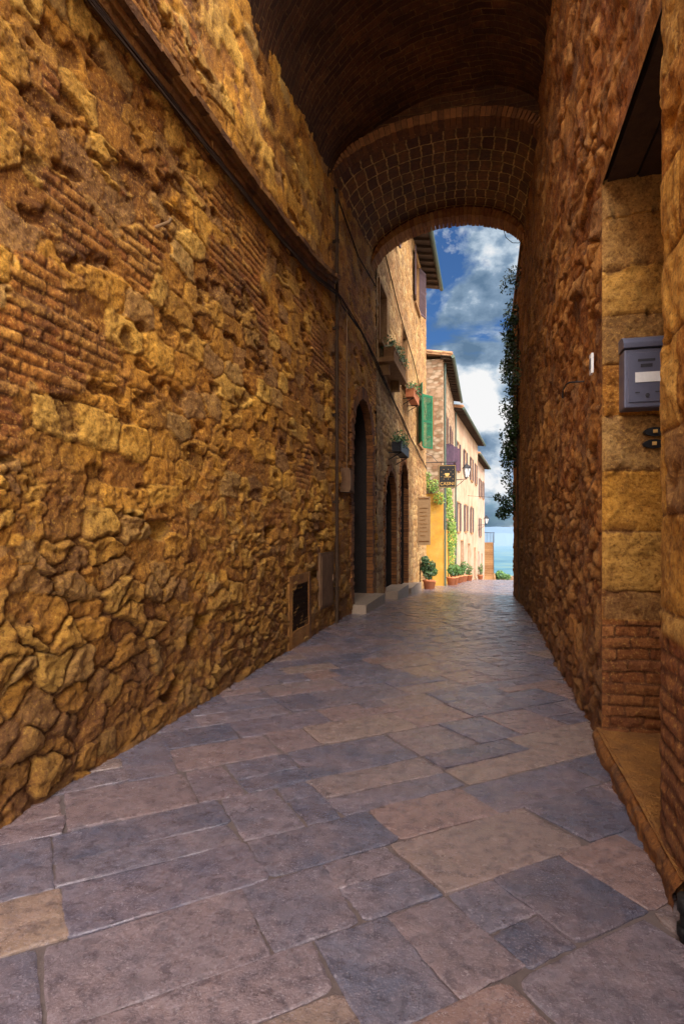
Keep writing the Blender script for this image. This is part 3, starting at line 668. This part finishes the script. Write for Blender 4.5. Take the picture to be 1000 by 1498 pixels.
b4=house('pink_plaster_house',(-.95,48.5),(-.12,60),8,-4.5,7.5,M_pink,[(1.5,2.6,4.4,6.0,'s'),(5.5,6.6,4.4,6.0,'s'),(9,10,4.4,6,'s'),(1.5,2.6,.8,2.4,'s'),(5.5,6.6,.8,2.4,'s'),(3.5,4.7,-3,-.6,'d'),(7.5,8.6,-3.2,-.9,'d')],[],M_brownsh,.5)
st=empty('stone_staircase',(.3,60,-3.5));mb=MB()
for i in range(17):
    z=-3.7+i*.22;mb.box(-.3,.78,59.0+i*.27,59.0+17*.27+1.6,z,z+.218,.004)
mb.box(.78,.95,59,65.2,-4.2,-3.3);mb.obj('steps',M_dull,st)
mb=MB()
for x in(-.28,.76):
    for i in range(0,17,2): mb.cyl((x,59.1+i*.27,-3.5+i*.22),(x,59.1+i*.27,-2.5+i*.22),.02,6)
    mb.cyl((x,59.1,-2.5),(x,59.1+16*.27,-2.5+16*.22),.03,6);mb.cyl((x,59.1,-2.9),(x,59.1+16*.27,-2.9+16*.22),.015,6)
for x in np.linspace(-.28,.9,9): mb.cyl((x,65,.0),(x,65,1.1),.02,6)
mb.cyl((-.28,65,1.1),(.9,65,1.1),.03,6);mb.obj('iron_railing',M_iron,st)
e=empty('parapet_wall',(2,65.5,-4));mb=MB();mb.box(.9,9,65.4,65.75,-5.5,-3.75,.01);mb.box(.85,9.1,65.35,65.8,-3.75,-3.62);mb.obj('wall',M_fstone,e)
# ------------------------------------------------------------ foliage
def leaves(mb,c,rad,n,size,rngs=None,shell=.3):
    c=Vector(c)
    for _ in range(n):
        while True:
            p=Vector([random.uniform(-1,1) for _ in range(3)])
            if shell<p.length<1: break
        q=c+Vector((p.x*rad[0],p.y*rad[1],p.z*rad[2]));s=size*random.uniform(.6,1.3)
        a=Vector([random.gauss(0,1) for _ in range(3)]).normalized();b=a.orthogonal().normalized()*s*.45;a=a*s
        mb.add([q-a*.5,q+b*.6,q+a*.6,q-b*.6],[(0,1,2,3)],min(1,max(0,random.gauss(.45,.22)+p.z*.2)))
def plant_obj(name,blobs,size,mat,stems=None,parts=None):
    c0=blobs[0][0];e=empty(name,c0);m=MB()
    for c,r,n in blobs: leaves(m,c,r,n,size)
    m.obj('leaves',mat,e)
    if stems:
        m=MB()
        for s in stems: m.tube(s,.018,5)
        m.obj('stems',M_beam,e)
    return e
bl=[]
for k in range(50):
    y=random.uniform(12.4,15.9);z=random.uniform(2.6,6.8) if k%3 else random.uniform(3.0,5.2)
    bl.append(((XR-random.uniform(.04,.2),y,z),(.08+random.uniform(0,.17),random.uniform(.15,.45),random.uniform(.12,.35)),100))
for k in range(14): bl.append(((XR-.18-random.uniform(0,.2),random.uniform(13,15.5),random.uniform(2.8,6)),(.05,.08,random.uniform(.15,.4)),25))
plant_obj('climbing_ivy',bl,.075,M_leafd,[[(XR-.03,13,-.2),(XR-.05,13.1,2),(XR-.05,13.3,4),(XR-.05,12.9,6)]])
plant_obj('overhanging_bush',[((XR-.14,14.9,2.05),(.3,.45,.25),450),((XR-.32,14.8,1.8),(.2,.3,.16),200),((XR-.05,15.2,2.4),(.2,.3,.2),180),((XR-.42,14.9,2.2),(.12,.2,.1),50)],.075,M_leafd,[[(XR+.02,15.2,1.7),(XR-.2,14.9,1.95),(XR-.4,14.9,2.15)]])
plant_obj('climbing_vine',[((-1.62,27,2.2),(.2,1,.8),600),((-1.55,27.5,1.0),(.27,1,.8),700),((-1.6,26.5,3.0),(.13,.6,.4),200),((-1.6,28.2,.0),(.2,.7,.6),300),((-1.45,26.6,1.6),(.15,.4,.4),150)],.1,M_leafy,[[(-1.66,27,-1.1),(-1.66,27.1,1),(-1.66,26.8,3)]])
plant_obj('flowering_creeper',[((-2.1,24.2,3.2),(.35,.15,.3),250),((-1.85,24.2,2.7),(.25,.15,.3),180),((-2.35,24.2,3.6),(.2,.12,.25),120)],.09,M_leafy)
plant_obj('distant_shrub',[((1.45,63.8,-3.4),(.5,.5,.5),350),((1.0,64,-3.6),(.5,.4,.35),250),((2.1,64,-3.6),(.5,.4,.35),250)],.2,M_leaf,[[(1.4,63.8,-4.1),(1.45,63.8,-3.2)]])
def potted(x,y,r,h,fol,mat=M_leaf,sz=.07,n=300):
    z=gz(y);e=empty('potted_plant',(x,y,z));m=MB()
    m.lathe((x,y,z),[(0,.0),(r*.7,0),(r*.95,h*.85),(r*1.08,h*.86),(r*1.1,h),(r*.95,h),(r*.9,h*.9),(0,h*.9)],16);m.obj('terracotta_pot',M_terra,e,True)
    m=MB()
    for k in range(5): m.cyl((x,y,z+h*.9),(x+random.uniform(-.5,.5)*fol[0],y+random.uniform(-.3,.3)*fol[0],z+h+fol[1]*random.uniform(.8,1.5)),.01,5)
    m.obj('stems',M_beam,e)
    m=MB()
    for k in range(5): leaves(m,(x+random.uniform(-.5,.5)*fol[0],y+random.uniform(-.5,.5)*fol[0],z+h+fol[1]*random.uniform(.2,1.5)),(fol[0]*random.uniform(.4,.7),fol[0]*.6,fol[1]*random.uniform(.3,.55)),n//4,sz)
    m.obj('leaves',mat,e)
potted(-1.92,20.3,.2,.32,(.3,.5),M_leafd,.09,700)
potted(-1.95,21.6,.17,.28,(.25,.3),M_leaf,.08,350)
for x,y in[(-1.42,25.3),(-1.38,26.2),(-1.36,27.2),(-1.3,28.6),(-1.25,30.2),(-1.15,32),(-.95,36),(-.4,45)]: potted(x+random.uniform(-.06,.06),y,.2*random.uniform(.8,1.1),.36,(.25,.22+random.uniform(0,.25)),M_leaf,.09,260)
def flowerbox(y0,y1,z,nm='window_flower_box',fl=True,mat=M_terra):
    e=empty(nm,(XL+.2,(y0+y1)/2,z));m=MB();x0,x1=XL+.1,XL+.32
    m.box(x0,x1,y0,y0+.02,z,z+.2);m.box(x0,x1,y1-.02,y1,z,z+.2);m.box(x0,x0+.02,y0+.02,y1-.02,z,z+.2);m.box(x1-.02,x1,y0+.02,y1-.02,z,z+.2);m.box(x0,x1,y0,y1,z-.02,z-.001);m.box(x1-.022,x1+.012,y0-.012,y1+.012,z+.17,z+.21);m.obj('planter',mat,e)
    m=MB();m.box(x0+.02,x1-.02,y0+.02,y1-.02,z,z+.17);m.obj('soil',M_soil,e)
    m=MB();L=y1-y0
    for k in range(int(L/.25)+1): leaves(m,((x0+x1)/2+random.uniform(-.05,.1),y0+.1+k*.25,z+.28),(.17,.2,.14+random.uniform(0,.14)),100,.06)
    m.obj('leaves',M_leaf,e)
    if fl:
        m=MB();leaves(m,((x0+x1)/2+.05,(y0+y1)/2,z+.3),(.2,L*.5,.15),60,.05);m.obj('flowers',M_flow,e)
    m=MB();
    for y in(y0+.15,y1-.15): m.box(XL,x1,y-.015,y+.015,z-.04,z-.021);m.cyl((XL,y,z-.2),(x1-.02,y,z-.03),.01)
    m.obj('brackets',M_iron,e)
e=empty('stone_balcony_shelf',(XL+.2,13.2,5));mb=MB();mb.box(XL-.05,XL+.34,12.2,14.3,4.98,5.08,.004);mb.box(XL-.05,XL+.2,12.4,12.55,4.75,4.98);mb.box(XL-.05,XL+.2,13.9,14.05,4.75,4.98);mb.obj('slab',M_dull,e)
flowerbox(12.3,14.2,5.12,fl=False,mat=M_dull);flowerbox(15.8,17.1,5.05);flowerbox(13.4,14.8,3.25,fl=False,mat=M_iron)
# signs
e=empty('hanging_tavern_sign',(-1.4,22.2,3.4));mb=MB();x0,x1,z0,z1=-1.74,-1.08,2.98,3.84
mb.box(x0,x1,22.18,22.22,z0,z1);mb.obj('board',M_signb,e)
mb=MB()
for a,b,c,d in((x0+.02,x1-.02,z0+.02,z0+.03),(x0+.02,x1-.02,z1-.03,z1-.02),(x0+.02,x0+.03,z0+.03,z1-.03),(x1-.03,x1-.02,z0+.03,z1-.03)): mb.box(a,b,22.174,22.18,c,d)
for i in range(6):
    for j in range(5):
        cx=x0+.12+i*.085;cz=z0+.33+j*.09
        if (i+j)%2 and not(1<i<4 and 0<j<4): mb.box(cx-.01,cx+.01,22.174,22.18,cz-.01,cz+.01)
n=20;cx=(x0+x1)/2;cz=z0+.55;r0=[(cx+.09*math.cos(math.pi+math.pi*i/n),cz+.12*math.sin(math.pi+math.pi*i/n)) for i in range(n+1)]
mb.add([(a,22.173,b) for a,b in r0],[tuple(range(n+1))]);mb.box(cx-.12,cx+.12,22.172,22.18,cz-.15,cz-.135)
mb.obj('painted_border_and_emblem',M_gold,e)
cu_=bpy.data.curves.new('lettering','FONT');cu_.body='CASINI';cu_.size=.17;cu_.extrude=.003;cu_.align_x='CENTER'
to=bpy.data.objects.new('lettering',cu_);scene.collection.objects.link(to);cu_.materials.append(M_gold);to.rotation_euler=(R(90),0,0);to.location=Vector((cx,22.172,z0+.1))-e.location;to.parent=e
mb=MB();mb.cyl((XL,22.2,3.95),(x1,22.2,3.95),.015);mb.cyl((x0+.1,22.2,3.84),(x0+.1,22.2,3.95),.008);mb.cyl((x1-.1,22.2,3.84),(x1-.1,22.2,3.95),.008);mb.tube([(XL,22.2,4.3),(XL+.25,22.2,4.2),(XL+.45,22.2,3.96)],.01);mb.obj('iron_bracket',M_iron,e)
e=empty('notice_board_sign',(XL+.2,19.4,1.7));mb=MB();mb.box(XL+.02,XL+.44,19.4,19.44,.9,2.5,.003);mb.obj('board',M_beige,e)
mb=MB();mb.box(XL+.06,XL+.4,19.394,19.399,1.0,1.03);mb.box(XL+.06,XL+.4,19.394,19.399,2.42,2.45)
for k in range(8): mb.box(XL+.09,XL+.36-random.uniform(0,.1),19.394,19.399,1.2+k*.13,1.215+k*.13)
mb.obj('printed_lines',M_mould,e)
def lantern(x,y,z,xw):
    e=empty('wall_lantern',(x,y,z));m=MB()
    m.cyl((xw,y,z+.0),(x,y,z+.05),.02);m.tube([(xw,y,z-.45),(xw+.3*(x-xw),y,z-.35),(x-.15,y,z-.02)],.015);m.cyl((x,y,z+.05),(x,y,z+.12),.025)
    m.lathe((x,y,z),[(.09,.12),(.1,.14)],6);m.lathe((x,y,z),[(.24,.58),(.13,.72),(.05,.8),(.0,.9)],6)
    for i in range(6):
        t=2*math.pi*i/6;m.cyl((x+.1*math.cos(t),y+.1*math.sin(t),z+.13),(x+.2*math.cos(t),y+.2*math.sin(t),z+.58),.012,5)
    m.obj('iron_frame',M_iron,e)
    m=MB();m.lathe((x,y,z),[(0,.14),(.085,.14),(.185,.575),(0,.575)],6);m.obj('glass',M_lglass,e)
lantern(-.93,29.8,3.9,-1.72);lantern(.05,52,1.8,-.7)
e=empty('hanging_laundry',(-1.5,26,5));mb=MB()
for k,(y,z0,z1) in enumerate([(25.6,4.2,5.1),(26.2,4.4,5.1),(26.9,4.1,5.1)]):
    w=.42;n=8;vs=[]
    for i in range(n+1):
        for j in range(2): vs.append((-1.40+.08*math.sin(i*1.9+k)+.12*(k-1)+(i/n-.5)*w*.6,y+(i/n-.5)*w,(z0+.04*math.sin(i*2.),z1)[j]))
    mb.add(vs,[(2*i,2*i+2,2*i+3,2*i+1) for i in range(n)])
mb.cyl((-1.5,25.2,5.1),(-1.2,27.4,5.1),.01);mb.cyl((-1.72,25.3,5.05),(-1.45,25.3,5.1),.012);mb.cyl((-1.72,27.3,5.05),(-1.2,27.3,5.1),.012);mb.obj('clothes',M_cloth,e)
e=empty('overhead_wire',(0,40,4));mb=MB();mb.tube([(-1.2,40,3.7),(.5,40,3.55),(2.4,40,3.6)],.012,5);mb.obj('wire',M_cable,e)
mb=MB();mb.box(2.35,2.45,39.95,40.05,gz(40),3.7);mb.obj('wire_post',M_iron,e)
# ------------------------------------------------------------ world
w=bpy.data.worlds.new('World');scene.world=w;w.use_nodes=True;nt=w.node_tree;nd=nt.nodes;bg=nd['Background']
EL=45;AZ=30
sd=Vector((math.cos(R(EL))*math.cos(R(AZ)),-math.cos(R(EL))*math.sin(R(AZ)),math.sin(R(EL))))
sky=nd.new('ShaderNodeTexSky');sky.sky_type='NISHITA';sky.sun_disc=False;sky.sun_elevation=R(EL);sky.sun_rotation=math.atan2(sd.x,sd.y)
tc=nd.new('ShaderNodeTexCoord');mp=nd.new('ShaderNodeMapping');mp.inputs['Scale'].default_value=(1,1,1.6);mp.inputs['Location'].default_value=(3.1,.4,.3);nt.links.new(tc.outputs['Generated'],mp.inputs[0])
nz=nd.new('ShaderNodeTexNoise');nz.inputs['Scale'].default_value=5.5;nz.inputs['Detail'].default_value=10;nz.inputs['Roughness'].default_value=.58;nz.inputs['Distortion'].default_value=.35;nt.links.new(mp.outputs[0],nz.inputs['Vector'])
nz2=nd.new('ShaderNodeTexNoise');nz2.inputs['Scale'].default_value=8;nz2.inputs['Detail'].default_value=9;nz2.inputs['Roughness'].default_value=.55;mp2=nd.new('ShaderNodeMapping');mp2.inputs['Location'].default_value=(1.2,5,.2);mp2.inputs['Scale'].default_value=(1,1,1.5);nt.links.new(tc.outputs['Generated'],mp2.inputs[0]);nt.links.new(mp2.outputs[0],nz2.inputs['Vector'])
def rmp(src,st):
    r=nd.new('ShaderNodeValToRGB')
    while len(r.color_ramp.elements)<len(st): r.color_ramp.elements.new(.5)
    for k,(p,c) in enumerate(st): r.color_ramp.elements[k].position=p;r.color_ramp.elements[k].color=(*c,1)
    nt.links.new(src,r.inputs[0]);return r.outputs[0]
mask=rmp(nz.outputs['Fac'],[(.41,(0,0,0)),(.49,(1,1,1))])
cc=rmp(nz2.outputs['Fac'],[(.38,(.13,.22,.34)),(.455,(.26,.37,.51)),(.50,(.56,.67,.78)),(.56,(1,1,1))])
def vm(op,a,b=None,sc=None):
    n=nd.new('ShaderNodeVectorMath');n.operation=op;nt.links.new(a,n.inputs[0])
    if b is not None:
        if hasattr(b,'links'): nt.links.new(b,n.inputs[1])
        else: n.inputs[1].default_value=b
    if sc is not None:
        if hasattr(sc,'links'): nt.links.new(sc,n.inputs['Scale'])
        else: n.inputs['Scale'].default_value=sc
    return n
mul=vm('MULTIPLY',sky.outputs[0],(.36,.60,.92))
sc=vm('SCALE',cc,sc=7.8)
mx=nd.new('ShaderNodeMix');mx.data_type='RGBA';nt.links.new(mask,mx.inputs[0]);nt.links.new(mul.outputs[0],mx.inputs[6]);nt.links.new(sc.outputs[0],mx.inputs[7])
# unseen sky glow added high behind the viewer to brighten the passage
gd=Vector((.36,-.60,.70)).normalized()
dt=vm('DOT_PRODUCT',tc.outputs['Generated'],tuple(gd))
mr=nd.new('ShaderNodeMapRange');mr.interpolation_type='SMOOTHSTEP';nt.links.new(dt.outputs['Value'],mr.inputs['Value']);mr.inputs['From Min'].default_value=.5;mr.inputs['From Max'].default_value=.96;mr.inputs['To Min'].default_value=0;mr.inputs['To Max'].default_value=112
cst=nd.new('ShaderNodeCombineXYZ');cst.inputs[0].default_value=1;cst.inputs[1].default_value=.93;cst.inputs[2].default_value=.89
gl=vm('SCALE',cst.outputs[0],sc=mr.outputs[0])
tot=vm('ADD',mx.outputs[2],gl.outputs[0])
nt.links.new(tot.outputs[0],bg.inputs['Color']);bg.inputs['Strength'].default_value=.12
sl=bpy.data.lights.new('sun','SUN');sl.energy=2.6;sl.angle=R(.5);sl.color=(1,.90,.76);so=bpy.data.objects.new('sun',sl);scene.collection.objects.link(so);so.rotation_euler=(-sd).to_track_quat('-Z','Y').to_euler();so.location=(20,-10,30)
# ------------------------------------------------------------ camera
cd=bpy.data.cameras.new('camera');cam=bpy.data.objects.new('camera',cd);scene.collection.objects.link(cam);scene.camera=cam
cd.sensor_fit='VERTICAL';cd.sensor_height=36;cd.lens=850/1498*36;cd.shift_y=26/1498;cd.clip_start=.05;cd.clip_end=20000
cam.location=(0,0,1.4);cam.rotation_euler=(R(90),0,math.atan(210/850))
vs_=scene.view_settings;vs_.view_transform='Standard';vs_.look='None';vs_.exposure=0;vs_.gamma=1
